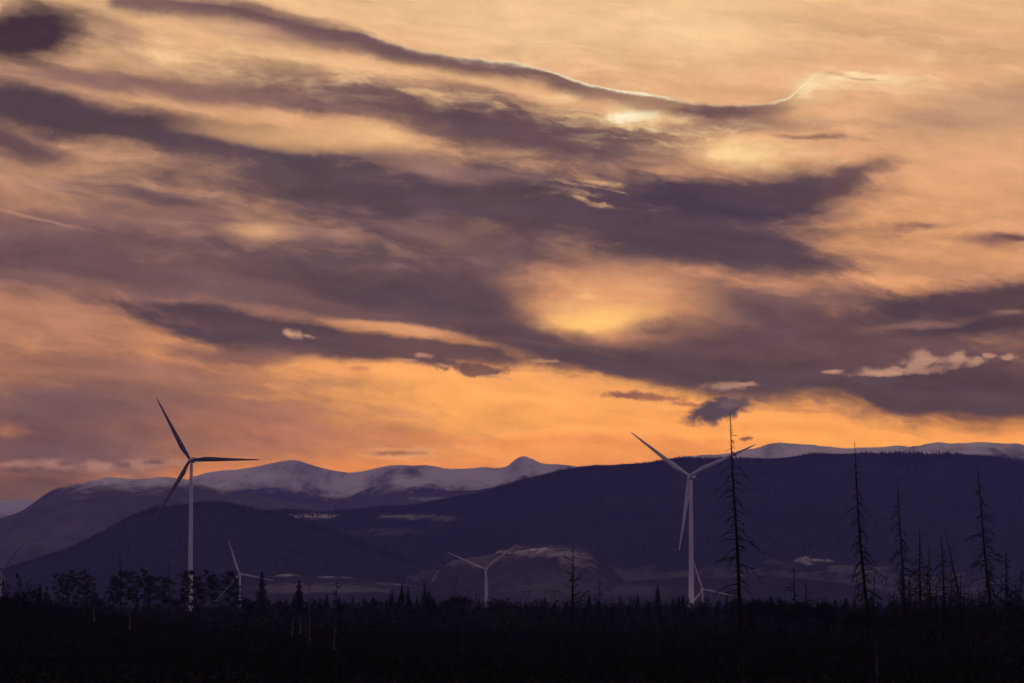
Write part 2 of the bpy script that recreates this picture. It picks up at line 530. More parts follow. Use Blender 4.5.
MAT_GROUND = mottled('burnt_ground', (0.0035, 0.0035, 0.004), (0.007, 0.0065, 0.0065), 0.05, 1.0, 8, 0.3, 0.0)
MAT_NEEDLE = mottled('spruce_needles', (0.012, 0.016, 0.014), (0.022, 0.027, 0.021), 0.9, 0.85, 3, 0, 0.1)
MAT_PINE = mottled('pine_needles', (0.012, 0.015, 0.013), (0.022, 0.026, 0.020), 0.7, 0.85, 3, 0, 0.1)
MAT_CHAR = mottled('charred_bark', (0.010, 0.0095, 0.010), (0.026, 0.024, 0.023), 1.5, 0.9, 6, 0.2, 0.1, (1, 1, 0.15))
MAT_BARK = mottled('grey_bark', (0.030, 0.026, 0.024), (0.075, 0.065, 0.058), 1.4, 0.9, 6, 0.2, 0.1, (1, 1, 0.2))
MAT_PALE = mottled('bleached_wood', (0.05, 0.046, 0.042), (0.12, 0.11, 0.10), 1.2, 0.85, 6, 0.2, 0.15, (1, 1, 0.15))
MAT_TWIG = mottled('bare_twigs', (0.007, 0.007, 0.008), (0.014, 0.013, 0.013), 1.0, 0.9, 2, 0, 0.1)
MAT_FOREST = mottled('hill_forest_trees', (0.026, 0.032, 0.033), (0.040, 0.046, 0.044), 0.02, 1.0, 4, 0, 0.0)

def hill_material(name, forest, snow, lo, hi, patches=(), nscale=0.004, streak=0.0, light=0.0, front=None):
    """Forest floor and canopy with snow above a ragged snow line; patches = logged, snow-covered blocks (x, z, rx, rz, amount)."""
    m, nt, b = new_mat(name)
    L = nt.links.new
    def math_(op, a, c=None, d=None, clamp=False):
        n = nt.nodes.new('ShaderNodeMath'); n.operation = op; n.use_clamp = clamp
        for i, v in enumerate((a, c, d)):
            if v is None: continue
            if isinstance(v, bpy.types.NodeSocket): L(v, n.inputs[i])
            else: n.inputs[i].default_value = v
        return n.outputs[0]
    def smooth(v, a, c, t1=1.0):
        n = nt.nodes.new('ShaderNodeMapRange'); n.interpolation_type = 'SMOOTHSTEP'
        L(v, n.inputs[0]); n.inputs[1].default_value = a; n.inputs[2].default_value = c; n.inputs[4].default_value = t1
        return n.outputs[0]
    t = nt.nodes.new('ShaderNodeTexCoord')
    def noise(scale, detail, rough, st=(1, 1, 1)):
        mp = nt.nodes.new('ShaderNodeMapping'); mp.inputs['Scale'].default_value = st
        L(t.outputs['Object'], mp.inputs[0])
        n = nt.nodes.new('ShaderNodeTexNoise'); L(mp.outputs[0], n.inputs['Vector'])
        n.inputs['Scale'].default_value = scale; n.inputs['Detail'].default_value = detail; n.inputs['Roughness'].default_value = rough
        return n.outputs['Fac']
    sp = nt.nodes.new('ShaderNodeSeparateXYZ'); L(t.outputs['Object'], sp.inputs[0])
    n1 = noise(nscale, 8, 0.62)
    n2 = noise(nscale * 6, 6, 0.65)
    fac = None
    if lo is not None:
        zz = math_('MULTIPLY_ADD', math_('SUBTRACT', n1, 0.5), (hi - lo) * 3.0, sp.outputs[2])
        zz = math_('MULTIPLY_ADD', math_('SUBTRACT', n2, 0.5), (hi - lo) * 1.6, zz)
        fac = smooth(zz, lo, hi)
        if streak:
            n3 = noise(nscale * 2.2, 6, 0.6, (1.0, 0.35, 0.7))
            fac = math_('MULTIPLY', fac, smooth(n3, 0.5 - streak, 0.5 + streak * 0.3))
    for (px, pz, rx, rz, amt) in patches:
        ax = math_('DIVIDE', math_('SUBTRACT', sp.outputs[0], px), rx)
        az = math_('DIVIDE', math_('SUBTRACT', sp.outputs[2], pz), rz)
        d = math_('SQRT', math_('ADD', math_('MULTIPLY', ax, ax), math_('MULTIPLY', az, az)))
        d = math_('MULTIPLY_ADD', math_('SUBTRACT', n2, 0.5), 4.2, d)
        d = math_('MULTIPLY_ADD', math_('SUBTRACT', n1, 0.5), 3.2, d)
        f = smooth(d, 1.15, 0.35, amt)
        fac = f if fac is None else math_('MAXIMUM', fac, f)
    fr = nt.nodes.new('ShaderNodeValToRGB')
    L(math_('MULTIPLY_ADD', n2, 0.45, math_('MULTIPLY', n1, 0.55)), fr.inputs[0])
    fr.color_ramp.elements[0].position = 0.34; fr.color_ramp.elements[0].color = (*[c * 0.55 for c in forest], 1)
    fr.color_ramp.elements[1].position = 0.66; fr.color_ramp.elements[1].color = (*[c * 1.6 for c in forest], 1)
    if fac is not None:
        mx = nt.nodes.new('ShaderNodeMix'); mx.data_type = 'RGBA'
        L(fac, mx.inputs[0]); L(fr.outputs[0], mx.inputs[6]); mx.inputs[7].default_value = (*snow, 1)
        L(mx.outputs[2], b.inputs['Base Color'])
    else:
        L(fr.outputs[0], b.inputs['Base Color'])
    b.inputs['Roughness'].default_value = 1.0
    b.inputs['Specular IOR Level'].default_value = 0.0
    return m

# ------------------------------------------------------------------ the ground: a burnt, logged plateau that drops into a valley
_gr = np.array([-3000, -60, 0, 60, 150, 260, 400, 700, 1200, 2000, 2700, 3500, 3900, 4500, 5600, 8000, 60000], float)
_gz = np.array([-4, -2.2, -1.75, -2.6, -6.5, -10.5, -13.5, -13.5, -13.0, -15.5, -20, -21, -40, -94, -100, -120, -140], float)
def ground_z(x, y):
    x = np.asarray(x, float); y = np.asarray(y, float)
    r = np.hypot(x, np.maximum(y, 0)) * np.sign(y + 1e-9)
    z = np.interp(r, _gr, _gz)
    w = np.clip((r - 120) / 400, 0, 1) * np.clip((9000 - r) / 3000, 0, 1)
    z = z + w * (1.1 * fbm(x / 140.0, y / 140.0, 4) + 0.35 * fbm(x / 23.0, y / 23.0, 3))
    # a low rise on the left
    z = z + 11.5 * np.exp(-((x + 175) / 52.0) ** 2 - ((y - 900) / 190.0) ** 2)
    z = z + 3.0 * np.exp(-((x - 190) / 80.0) ** 2 - ((y - 1050) / 200.0) ** 2)
    return z + EYE

def gz(x, y):
    return float(ground_z(np.array([x]), np.array([y]))[0])

def grid_faces(nx, ny):
    i = np.arange(nx - 1)[None, :] + np.arange(ny - 1)[:, None] * nx
    f = np.stack([i, i + 1, i + 1 + nx, i + nx], -1).reshape(-1, 4)
    return f.tolist()

ys = np.concatenate([np.linspace(-3000, -50, 12), np.linspace(-40, 300, 40), np.geomspace(310, 4600, 190), np.geomspace(4700, 21200, 40)])
us = np.linspace(-1, 1, 181)
us = np.sign(us) * np.abs(us) ** 1.4
YY = np.repeat(ys[:, None], len(us), 1)
half = np.maximum(np.abs(YY) * 0.32, 160) + np.where(YY < 0, 2000, 0) + np.where(YY > 4600, YY * 0.22, 0)
XX = us[None, :] * half
ZZ = ground_z(XX, YY)
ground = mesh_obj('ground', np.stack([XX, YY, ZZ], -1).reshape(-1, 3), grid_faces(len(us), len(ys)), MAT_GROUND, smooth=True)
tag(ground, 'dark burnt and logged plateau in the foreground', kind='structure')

# ------------------------------------------------------------------ hills and mountains
def crest_fn(D, prof):
    """Crest heights along x for a ridge at distance D, from skyline places seen in the photograph."""
    xs, zs = [], []
    for (px, py) in prof:
        d = ray(px, py)
        xs.append(d.x * D); zs.append(EYE + d.z * D)
    return np.array(xs), np.array(zs)

def smooth_interp(x, xs, zs):
    # monotone-ish cubic through the profile
    m = np.gradient(zs, xs)
    i = np.clip(np.searchsorted(xs, x) - 1, 0, len(xs) - 2)
    h = xs[i + 1] - xs[i]
    t = np.clip((x - xs[i]) / h, 0, 1)
    t2, t3 = t * t, t ** 3
    return (2 * t3 - 3 * t2 + 1) * zs[i] + (t3 - 2 * t2 + t) * h * m[i] + (-2 * t3 + 3 * t2) * zs[i + 1] + (t3 - t2) * h * m[i + 1]

FOOT = EYE - 150.0
def ridge(name, D, prof, front, back, material, rough=0.1, jag=0.0, nx=520, nyf=70, nyb=24, seed=0.0, power=1.3, scale=None, label=None):
    xs, zs = crest_fn(D, prof)
    x = np.linspace(xs[0], xs[-1], nx)
    crest = smooth_interp(x, xs, zs)
    scale = scale or front * 0.35
    if jag:
        crest = crest + jag * fbm(x / (scale * 0.25) + seed, x * 0 + seed, 5, 0.55)
    tf = np.linspace(0, 1, nyf)
    tb = np.linspace(0, 1, nyb)[1:]
    rows = []
    for t in tf:                                    # foot to crest
        y = D - front * (1 - t) + 0 * x
        lift = (crest - FOOT)
        e = t ** power
        nz = ridged(x / scale + seed, y / scale + seed * 2, 6) * 0.6 + fbm(x / (scale * 0.4), y / (scale * 0.4) + seed, 4) * 0.4
        z = FOOT + lift * e + lift * rough * (nz - 0.35) * (4 * t * (1 - t)) ** 0.8
        z = np.minimum(z, FOOT + lift * (0.02 + 0.98 * t ** 0.45))
        rows.append(np.stack([x, y, z], -1))
    for t in tb:
        y = D + back * t + 0 * x
        lift = (crest - FOOT)
        rows.append(np.stack([x, y, FOOT + lift * (1 - t ** 1.1) - 0.01 * lift], -1))
    v = np.concatenate(rows)
    o = mesh_obj(name, v, grid_faces(nx, nyf + nyb - 1), material, smooth=True)
    tag(o, label, kind='structure')
    return o, np.array(rows[:nyf])

def wx(px, py, D):
    d = ray(px, py)
    return d.x * D, EYE + d.z * D

def patch(px, py, rx, ry, D, amt=1.0):
    x, z = wx(px, py, D)
    return (x, z, rx * D / FOCAL, ry * D / FOCAL, amt)

FAR = 20000.0
D_F, D_M, D_M2, D_L, D_R, D_B, D_A, D_K, D_V = 19500., 17000., 14500., 12500., 12500., 9600., 8200., 6900., 6600.
SNOW = (0.86, 0.86, 0.87)
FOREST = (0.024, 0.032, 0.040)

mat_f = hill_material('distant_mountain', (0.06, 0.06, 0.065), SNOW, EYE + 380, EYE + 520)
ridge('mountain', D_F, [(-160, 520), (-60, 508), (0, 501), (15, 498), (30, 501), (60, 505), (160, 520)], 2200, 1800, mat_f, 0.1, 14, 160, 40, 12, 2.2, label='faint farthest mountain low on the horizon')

z1, z2 = wx(300, 500, D_M)[1], wx(300, 484, D_M)[1]
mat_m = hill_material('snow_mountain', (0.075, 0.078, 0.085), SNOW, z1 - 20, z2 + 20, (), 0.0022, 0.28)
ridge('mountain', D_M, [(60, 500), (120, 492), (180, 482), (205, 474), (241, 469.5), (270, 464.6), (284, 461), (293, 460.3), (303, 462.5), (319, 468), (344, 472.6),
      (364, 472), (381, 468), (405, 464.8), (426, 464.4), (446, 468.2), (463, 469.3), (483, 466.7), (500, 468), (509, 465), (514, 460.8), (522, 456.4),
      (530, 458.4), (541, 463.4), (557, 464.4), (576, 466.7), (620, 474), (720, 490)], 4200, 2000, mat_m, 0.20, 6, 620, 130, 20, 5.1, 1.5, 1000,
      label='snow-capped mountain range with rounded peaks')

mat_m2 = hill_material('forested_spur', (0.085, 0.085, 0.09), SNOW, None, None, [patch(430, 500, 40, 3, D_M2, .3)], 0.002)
ridge('mountain_spur', D_M2, [(240, 530), (319, 511), (350, 502), (377, 494), (426, 490.5), (470, 488), (500, 484), (540, 482), (620, 486), (700, 495)], 2400, 1600, mat_m2, 0.14, 14, 300, 50, 14, 7.7,
      label='forested spur below the snowy range')

zl = wx(130, 494, D_L)[1]; zl2 = wx(130, 480, D_L)[1]
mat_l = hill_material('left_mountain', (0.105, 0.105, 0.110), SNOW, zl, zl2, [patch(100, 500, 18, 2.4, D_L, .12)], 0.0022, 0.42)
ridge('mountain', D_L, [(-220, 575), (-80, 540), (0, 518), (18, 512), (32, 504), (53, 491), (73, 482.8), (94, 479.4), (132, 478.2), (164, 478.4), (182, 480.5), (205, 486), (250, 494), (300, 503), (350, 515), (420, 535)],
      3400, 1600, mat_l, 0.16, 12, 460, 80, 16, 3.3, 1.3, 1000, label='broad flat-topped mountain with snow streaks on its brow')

zr = wx(800, 456, D_R)[1]
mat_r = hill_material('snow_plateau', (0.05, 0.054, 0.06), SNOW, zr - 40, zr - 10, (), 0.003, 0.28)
ridge('mountain', D_R, [(560, 480), (620, 468), (650, 461), (683, 455.7), (737, 450.7), (760, 447), (778, 445), (815, 447), (865, 448.6), (906, 447.6), (952, 443.8), (981, 442.6), (1024, 446.3), (1100, 452), (1200, 470)],
      2400, 1600, mat_r, 0.08, 9, 420, 60, 16, 9.9, 0.8, 700, label='long snow-covered plateau showing over the dark hill')

mat_b = hill_material('dark_hill', FOREST, SNOW, None, None,
    [patch(318, 516, 22, 3.4, D_B, .55), patch(405, 519, 26, 3.0, D_B, .28), patch(452, 523, 14, 3, D_B, .15),
     patch(600, 588, 190, 16, D_B, .09), patch(760, 590, 120, 14, D_B, .09), patch(757, 566, 12, 3.4, D_B, .45), patch(790, 573, 30, 4, D_B, .14),
     patch(395, 536, 40, 4, D_B, .08)], 0.003)
hill_b, rows_b = ridge('hill', D_B, [(150, 530), (225, 518), (282, 511), (336, 510.5), (385, 505.8), (434, 499.6), (492, 489), (529, 479.5), (565, 471), (590, 466.6), (610, 464.8), (641, 462.4),
      (670, 459.4), (724, 459), (778, 457.8), (815, 455.2), (850, 454.3), (890, 454), (952, 456), (1001, 458), (1024, 463), (1120, 476), (1240, 500)], 3300, 1600, mat_b, 0.10, 5, 620, 90, 18, 4.4, 1.15, 900,
      label='long dark forested hill rising to the right')

mat_a = hill_material('near_hill', FOREST, SNOW, None, None, [patch(350, 530, 18, 4, D_A, .12)], 0.003)
hill_a, rows_a = ridge('hill', D_A, [(-220, 625), (-120, 596), (0, 571), (53, 554), (97, 536), (129, 517.5), (152, 509.5), (190, 503.4), (210, 502.4), (228, 503.4), (243, 507), (290, 517), (340, 534), (390, 555), (450, 580), (520, 604)],
      2500, 1500, mat_a, 0.10, 5, 460, 80, 18, 6.6, 1.15, 800, label='dark rounded forested hill behind the tallest turbine')

mat_k = hill_material('logged_knoll', (0.042, 0.042, 0.052), SNOW, None, None,
    [patch(530, 550, 30, 3.6, D_K, .55), patch(535, 552, 44, 7, D_K, .22), patch(505, 552, 14, 3, D_K, .4), patch(434, 575, 5, 7, D_K, .2), patch(450, 562, 12, 4, D_K, .14), patch(562, 555, 20, 4, D_K, .3), patch(480, 560, 40, 8, D_K, .09),
     patch(572, 563, 16, 9, D_K, .16), patch(540, 585, 60, 16, D_K, .06)], 0.006)
ridge('knoll', D_K, [(380, 618), (415, 600), (428, 583), (434, 573), (446, 563), (470, 556), (500, 549.6), (515, 547), (540, 546.6), (558, 548), (575, 549), (592, 553), (603, 562), (625, 580), (660, 596), (720, 615)],
      1100, 700, mat_k, 0.12, 9, 260, 50, 12, 8.2, 0.75, 300, label='low logged knoll with snow lying along its top')

mat_v = hill_material('valley_rise', (0.034, 0.038, 0.048), SNOW, None, None,
    [patch(290, 574.6, 20, 2.2, D_V, .35), patch(345, 577, 26, 1.8, D_V, .28), patch(410, 584, 50, 2, D_V, .2), patch(330, 588, 60, 5, D_V, .12), patch(600, 590, 90, 6, D_V, .06)], 0.006)
ridge('valley_rise', D_V, [(150, 625), (205, 604), (240, 585), (262, 577), (290, 573.6), (310, 575), (345, 576.4), (380, 581), (420, 586), (480, 592), (560, 588), (640, 580), (720, 577), (800, 578), (860, 586), (920, 600), (1000, 620)],
      900, 700, mat_v, 0.05, 2.4, 320, 40, 12, 1.2, 0.7, 260, label='low snow-dusted rise on the valley floor')

# trees that fringe the hills: far-off woods that read as one mass
def hill_forest(name, rows, n, hmin, hmax, label, crest_share=0.55, seed=1):
    rs = np.random.RandomState(seed)
    ny, nx = rows.shape[0], rows.shape[1]
    t = np.where(rs.rand(n) < crest_share, 1 - np.abs(rs.randn(n)) * 0.025, rs.rand(n) ** 0.7)
    fi = np.clip(t, 0.2, 1) * (ny - 1.001); fx = rs.rand(n) * (nx - 1.001)
    i = fi.astype(int); j = fx.astype(int); a = (fi - i)[:, None]; c = (fx - j)[:, None]
    p = (rows[i, j] * (1 - a) * (1 - c) + rows[i + 1, j] * a * (1 - c) + rows[i, j + 1] * (1 - a) * c + rows[i + 1, j + 1] * a * c)
    clump = 0.55 + 0.5 * np.clip(fbm(p[:, 0] / 140.0, p[:, 1] / 140.0, 3) + 0.3, 0, 1.2)
    h = (hmin + (hmax - hmin) * rs.rand(n) ** 1.6) * clump
    w = h * (0.16 + 0.1 * rs.rand(n))
    ang = rs.rand(n) * 6.28
    v = np.zeros((n, 4, 3))
    for k in range(3):
        v[:, k, 0] = p[:, 0] + w * np.cos(ang + k * 2.094); v[:, k, 1] = p[:, 1] + w * np.sin(ang + k * 2.094); v[:, k, 2] = p[:, 2] - 1.5
    v[:, 3] = p; v[:, 3, 2] += h
    b = (np.arange(n) * 4)[:, None]
    f = np.concatenate([b + np.array([0, 1, 3]), b + np.array([1, 2, 3]), b + np.array([2, 0, 3])])
    o = mesh_obj(name, v.reshape(-1, 3), f.tolist(), MAT_FOREST)
    return tag(o, label, 'forest', kind='stuff')

hill_forest('hill_forest', rows_b, 34000, 6, 14, 'far conifer wood covering the long dark hill', 0.4, 2)
hill_forest('hill_forest', rows_a, 24000, 6, 14, 'far conifer wood covering the dark rounded hill', 0.45, 3)

# ------------------------------------------------------------------ the air
def build_haze():
    x0, x1, y0, y1, z0_, z1_ = -12000, 12000, -3500, HAZE_END, EYE - 320, EYE + HAZE_TOP
    v = [(x, y, z) for z in (z0_, z1_) for y in (y0, y1) for x in (x0, x1)]
    f = [(0, 2, 3, 1), (4, 5, 7, 6), (0, 1, 5, 4), (2, 6, 7, 3), (0, 4, 6, 2), (1, 3, 7, 5)]
    m = bpy.data.materials.new('haze_air'); m.use_nodes = True
    nt = m.node_tree; nt.nodes.clear()
    pv = nt.nodes.new('ShaderNodeVolumePrincipled')
    pv.inputs['Color'].default_value = HAZE_COLOR
    pv.inputs['Density'].default_value = HAZE_DENSITY
    pv.inputs['Anisotropy'].default_value = 0.2
    o_ = nt.nodes.new('ShaderNodeOutputMaterial')
    nt.links.new(pv.outputs[0], o_.inputs['Volume'])
    h = mesh_obj('haze', v, f, m)
    tag(h, 'thin violet evening haze filling the valley', 'haze', kind='stuff')
build_haze()
# ------------------------------------------------------------------ wind turbines
MAT_WHITE = mottled('turbine_paint', (0.62, 0.62, 0.63), (0.72, 0.72, 0.73), 0.12, 0.55, 4, 0, 0.3)
MAT_BLADE = mottled('blade_gelcoat', (0.50, 0.50, 0.52), (0.60, 0.60, 0.61), 0.1, 0.5, 4, 0, 0.3)
MAT_DARK = mottled('dark_fitting', (0.05, 0.05, 0.055), (0.09, 0.09, 0.095), 0.8, 0.6, 3, 0, 0.2)
R_BLADE = 65.0

def loft(rings, cap=True):
    n = len(rings[0]); v = [p for r in rings for p in r]; f = []
    for i in range(len(rings) - 1):
        for k in range(n):
            a, b = i * n + k, i * n + (k + 1) % n
            f.append((a, b, b + n, a + n))
    if cap:
        f.append(tuple(range(n))[::-1]); f.append(tuple(range((len(rings) - 1) * n, len(rings) * n)))
    return v, f

def circle(x, y, z, r, n=20, axis='z'):
    o = []
    for k in range(n):
        a = 2 * math.pi * k / n
        c, s = r * math.cos(a), r * math.sin(a)
        o.append((x + c, y + s, z) if axis == 'z' else (x + c, y, z + s))
    return o

def join(*parts):
    V_, F_ = [], []
    for v, f in parts:
        b = len(V_); V_ += list(v); F_ += [tuple(i + b for i in q) for q in f]
    return V_, F_

def box(cx, cy, cz, sx, sy, sz):
    v = [(cx + a * sx / 2, cy + b * sy / 2, cz + c * sz / 2) for c in (-1, 1) for b in (-1, 1) for a in (-1, 1)]
    return v, [(0, 2, 3, 1), (4, 5, 7, 6), (0, 1, 5, 4), (2, 6, 7, 3), (0, 4, 6, 2), (1, 3, 7, 5)]

def blade_mesh():
    rings = []
    for t in (0.018, 0.035, 0.06, 0.10, 0.15, 0.21, 0.28, 0.38, 0.5, 0.62, 0.74, 0.85, 0.93, 0.975, 0.995, 1.0):
        rr = t * R_BLADE
        chord = float(np.interp(t, [0, .05, .12, .21, .3, .5, .75, .93, .98, 1], [2.5, 2.5, 3.3, 4.5, 4.15, 3.0, 1.95, 1.15, .75, .25]))
        thick = chord * float(np.interp(t, [0, .05, .14, .25, .5, 1], [1, 1, .62, .36, .24, .17]))
        tw = R(float(np.interp(t, [0, .15, .3, .6, 1], [16, 14, 9, 3.5, 0])))
        rnd = float(np.interp(t, [0, .05, .2], [1, 1, 0]))
        bend = -2.2 * t ** 2.2                                     # prebend, away from the tower
        ring = []
        for k in range(18):
            a = 2 * math.pi * k / 18
            ca, sa = math.cos(a), math.sin(a)
            fat = (1 - rnd) * (0.5 + 0.5 * ((ca + 1) / 2) ** 0.6 * 1.25) + rnd
            cx = chord * (0.5 * ca + (1 - rnd) * -0.18)
            cy = thick * 0.5 * sa * fat
            ring.append((cx * math.cos(tw) - cy * math.sin(tw), bend + cx * math.sin(tw) + cy * math.cos(tw), rr))
        rings.append(ring)
    return loft(rings)

BLADE = None
MAT_BLADE_SHADED = mottled('shaded_blade_coat', (0.10, 0.10, 0.105), (0.15, 0.15, 0.155), 0.1, 0.5, 4, 0, 0.2)  # white blades against the light: their shade is put into this colour
def turbine(px, py, radius_px, angle, yaw, label, tilt=4.0, grey=False):
    """Hub at a place in the photograph; radius of the rotor there sets the distance. yaw: turn of the rotor axis, degrees."""
    global BLADE
    D = R_BLADE * FOCAL / radius_px
    d = ray(px, py)
    hub = Vector((d.x * D, D, EYE + d.z * D))
    yr = R(yaw)
    ax = Vector((math.sin(yr), -math.cos(yr), 0))                   # rotor faces the photographer's side
    base = hub - ax * 5.2
    g = gz(base.x, base.y)
    H = hub.z - g - 0.4
    root = empty('wind_turbine', (base.x, base.y, g), yr)
    tag(root, label, 'wind turbine', 'wind turbines on the plateau and in the valley')
    n = 28
    v, f = loft([circle(0, 0, z, r, n) for z, r in ((-3, 2.9), (0.0, 2.9), (0.05, 2.3), (H * .3, 2.1), (H * .6, 1.8), (H * .85, 1.5), (H - 2.4, 1.4))])
    tw = mesh_obj('tower', v, f, MAT_WHITE, root, True)
    for zz in (H * .3, H * .6):
        v, f = loft([circle(0, 0, zz - .12, 2.16 if zz < H * .5 else 1.86, n), circle(0, 0, zz + .12, 2.16 if zz < H * .5 else 1.86, n)])
        mesh_obj('flange', v, f, MAT_WHITE, tw, True)
    v, f = box(0, -2.5, 2.2, 1.0, .25, 2.2)
    mesh_obj('door', v, f, MAT_DARK, tw)
    # nacelle: rounded box lofted along the axis
    rings = []
    for y, w, h, zc in ((-3.4, 1.5, 1.5, 0), (-3.0, 1.85, 1.9, 0), (-1.0, 2.0, 2.05, .1), (4.0, 2.0, 2.1, .2), (8.0, 1.8, 1.9, .3), (9.0, 1.3, 1.4, .35)):
        ring = []
        for k in range(20):
            a = 2 * math.pi * k / 20
            c, s = math.cos(a), math.sin(a)
            e = 0.45
            ring.append((w * math.copysign(abs(c) ** e, c), y, H + zc + h * math.copysign(abs(s) ** e, s)))
        rings.append(ring)
    v, f = loft(rings)
    na = mesh_obj('nacelle', v, f, MAT_WHITE, root, True)
    v, f = box(0, 6.6, H + 2.75, 3.2, 1.6, .9); mesh_obj('cooler', v, f, MAT_DARK, na)
    for sx in (-1.1, 1.1):
        v, f = join(loft([circle(sx, 4.6, H + 2.1, .09, 8), circle(sx, 4.6, H + 4.0, .06, 8)]), box(sx, 4.6, H + 4.0, .5, .12, .12))
        mesh_obj('wind_vane', v, f, MAT_DARK, na)
    # spinner and blades turn about the shaft, tilted up a little
    rp = []
    for t, r_ in ((0, 1.55), (.25, 1.75), (.55, 1.6), (.8, 1.15), (.95, .55), (1.0, .05)):
        rp.append(circle(0, -3.5 - 3.3 * t, H, r_, 20, 'y'))
    v, f = loft(rp)
    mesh_obj('hub', v, f, MAT_WHITE, root, True)
    if BLADE is None:
        v, f = blade_mesh()
        me = bpy.data.meshes.new('blade'); me.from_pydata(v, [], f); me.materials.append(MAT_BLADE)
        me.polygons.foreach_set('use_smooth', [True] * len(me.polygons)); me.update()
        BLADE = me
    for k in range(3):
        b = bpy.data.objects.new('blade', BLADE); col.objects.link(b); b.parent = root
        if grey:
            b.material_slots[0].link = 'OBJECT'; b.material_slots[0].material = MAT_BLADE_SHADED
        # angle is clockwise from straight up as seen from the photographer
        b.matrix_local = (Matrix.Translation((0, -5.2, H + 0.4)) @ Matrix.Rotation(R(-tilt), 4, 'X')
                          @ Matrix.Rotation(R(angle + 120 * k), 4, 'Y'))
    return root

turbine(190, 460, 72, -29.5, -8, 'tall white wind turbine with blades dark against the light, standing before the rounded dark hill', grey=True)
turbine(689, 476, 76, -53.5, -20, 'tall white wind turbine beside the tall dead tree, one blade hanging straight down')
turbine(239.5, 574, 36.5, -19, -6, 'small distant wind turbine rising behind the rounded pines next to a pointed spruce')
turbine(485, 569, 42, -66.5, -14, 'distant wind turbine in front of the logged knoll, two blades raised in a V')
turbine(703, 589.5, 34.5, -18, 8, 'small distant wind turbine low behind the foot of a tall turbine')
turbine(1, 572, 35, 38, 10, 'distant wind turbine with shaded blades over the low rise past the last pines', grey=True)  # same shaded coat, dimming the blades to look farther off

# ------------------------------------------------------------------ trees
def tube(pts, radii, n=6):
    """Tapered tube through points."""
    rings = []
    for i, p in enumerate(pts):
        p = Vector(p)
        d = (Vector(pts[min(i + 1, len(pts) - 1)]) - Vector(pts[max(i - 1, 0)])).normalized()
        u = d.orthogonal().normalized(); w = d.cross(u)
        rings.append([tuple(p + (u * math.cos(2 * math.pi * k / n) + w * math.sin(2 * math.pi * k / n)) * radii[i]) for k in range(n)])
    return loft(rings)

def dead_branch(rng, base, az, length, rise, droop, r0, twigs=True):
    pts = []; seg = 5
    d = Vector((math.cos(az), math.sin(az), 0)); side = Vector((-d.y, d.x, 0))
    wob = rng.uniform(-.12, .12)
    for i in range(seg + 1):
        t = i / seg
        pts.append(Vector(base) + d * (length * t * (1 - .12 * t)) + Vector((0, 0, length * (rise * t - droop * t * t))) + side * (wob * length * t * t)
                   + Vector((rng.uniform(-1, 1), rng.uniform(-1, 1), rng.uniform(-1, 1))) * length * .012)
    parts = [tube(pts, [r0 * (1 - .6 * i / seg) for i in range(seg + 1)], 4)]
    if twigs:
        for _ in range(max(2, int(length * 2.4))):
            t = rng.uniform(.35, 1.0); i = min(int(t * seg), seg - 1); p = pts[i].lerp(pts[i + 1], t * seg - i)
            l2 = length * rng.uniform(.12, .30)
            a2 = az + rng.choice((-1, 1)) * rng.uniform(.4, 1.1)
            q = p + Vector((math.cos(a2), math.sin(a2), rng.uniform(-.9, .15))) * l2
            parts.append(tube([p, p.lerp(q, .6) + Vector((0, 0, .05 * l2)), q], [r0 * .6, r0 * .5, r0 * .25], 3))
    return join(*parts)

def snag(rng, H, lean=(0.0, 0.0), r0=None, n_br=60, lmax=3.0, start=.25, separate=False, mat=None, droop=.5, broken=False, top_bare=.04, name='dead_tree', br=.06):
    """A burnt, bare conifer: tapered bowed trunk and drooping dead limbs."""
    mat = mat or MAT_CHAR
    r0 = r0 or H * .0155
    root = empty(name)
    bow = Vector((rng.uniform(-1, 1), rng.uniform(-1, 1), 0)) * H * .011
    def axis(t):
        return Vector((lean[0] * H * t, lean[1] * H * t, H * t)) + bow * math.sin(t * math.pi) + Vector((math.sin(t * 9 + bow.x * 40) * H * .0022, math.cos(t * 7) * H * .001, 0))
    n = 14
    tops = [(.25 if broken else .12)]
    v, f = tube([axis(i / n) - (Vector((0, 0, .8)) if i == 0 else Vector()) for i in range(n + 1)],
                [r0 * ((1.25 if i == 0 else 1) * (1 - (.55 if broken else .90) * (i / n) ** .9)) for i in range(n + 1)], 8)
    mesh_obj('trunk', v, f, mat, root, True)
    bits = []
    gaps = [rng.random() for _ in range(23)]
    for k in range(n_br):
        t = start + (1 - start - top_bare) * (k + rng.random()) / n_br
        env = math.sin(min(1.0, (1 - t) / .55) * math.pi / 2) * (0.75 + .25 * min(1, (t - start) / .15 + .3))
        L_ = lmax * max(.14, env) * rng.uniform(.35, 1.1)
        L_ *= (.55 + .6 * gaps[int(t * 23) % 23])
        if rng.random() < .14: L_ *= .35
        az = rng.uniform(0, 2 * math.pi)
        b = dead_branch(rng, axis(t), az, L_, rng.uniform(-.05, .3) * (1 if t < .85 else 1.6), droop * rng.uniform(.6, 1.5), br * (1 - t * .45), True)
        if separate:
            mesh_obj('branch', *b, mat, root)
        else:
            bits.append(b)
    if bits:
        mesh_obj('crown', *join(*bits), mat, root)
    return root

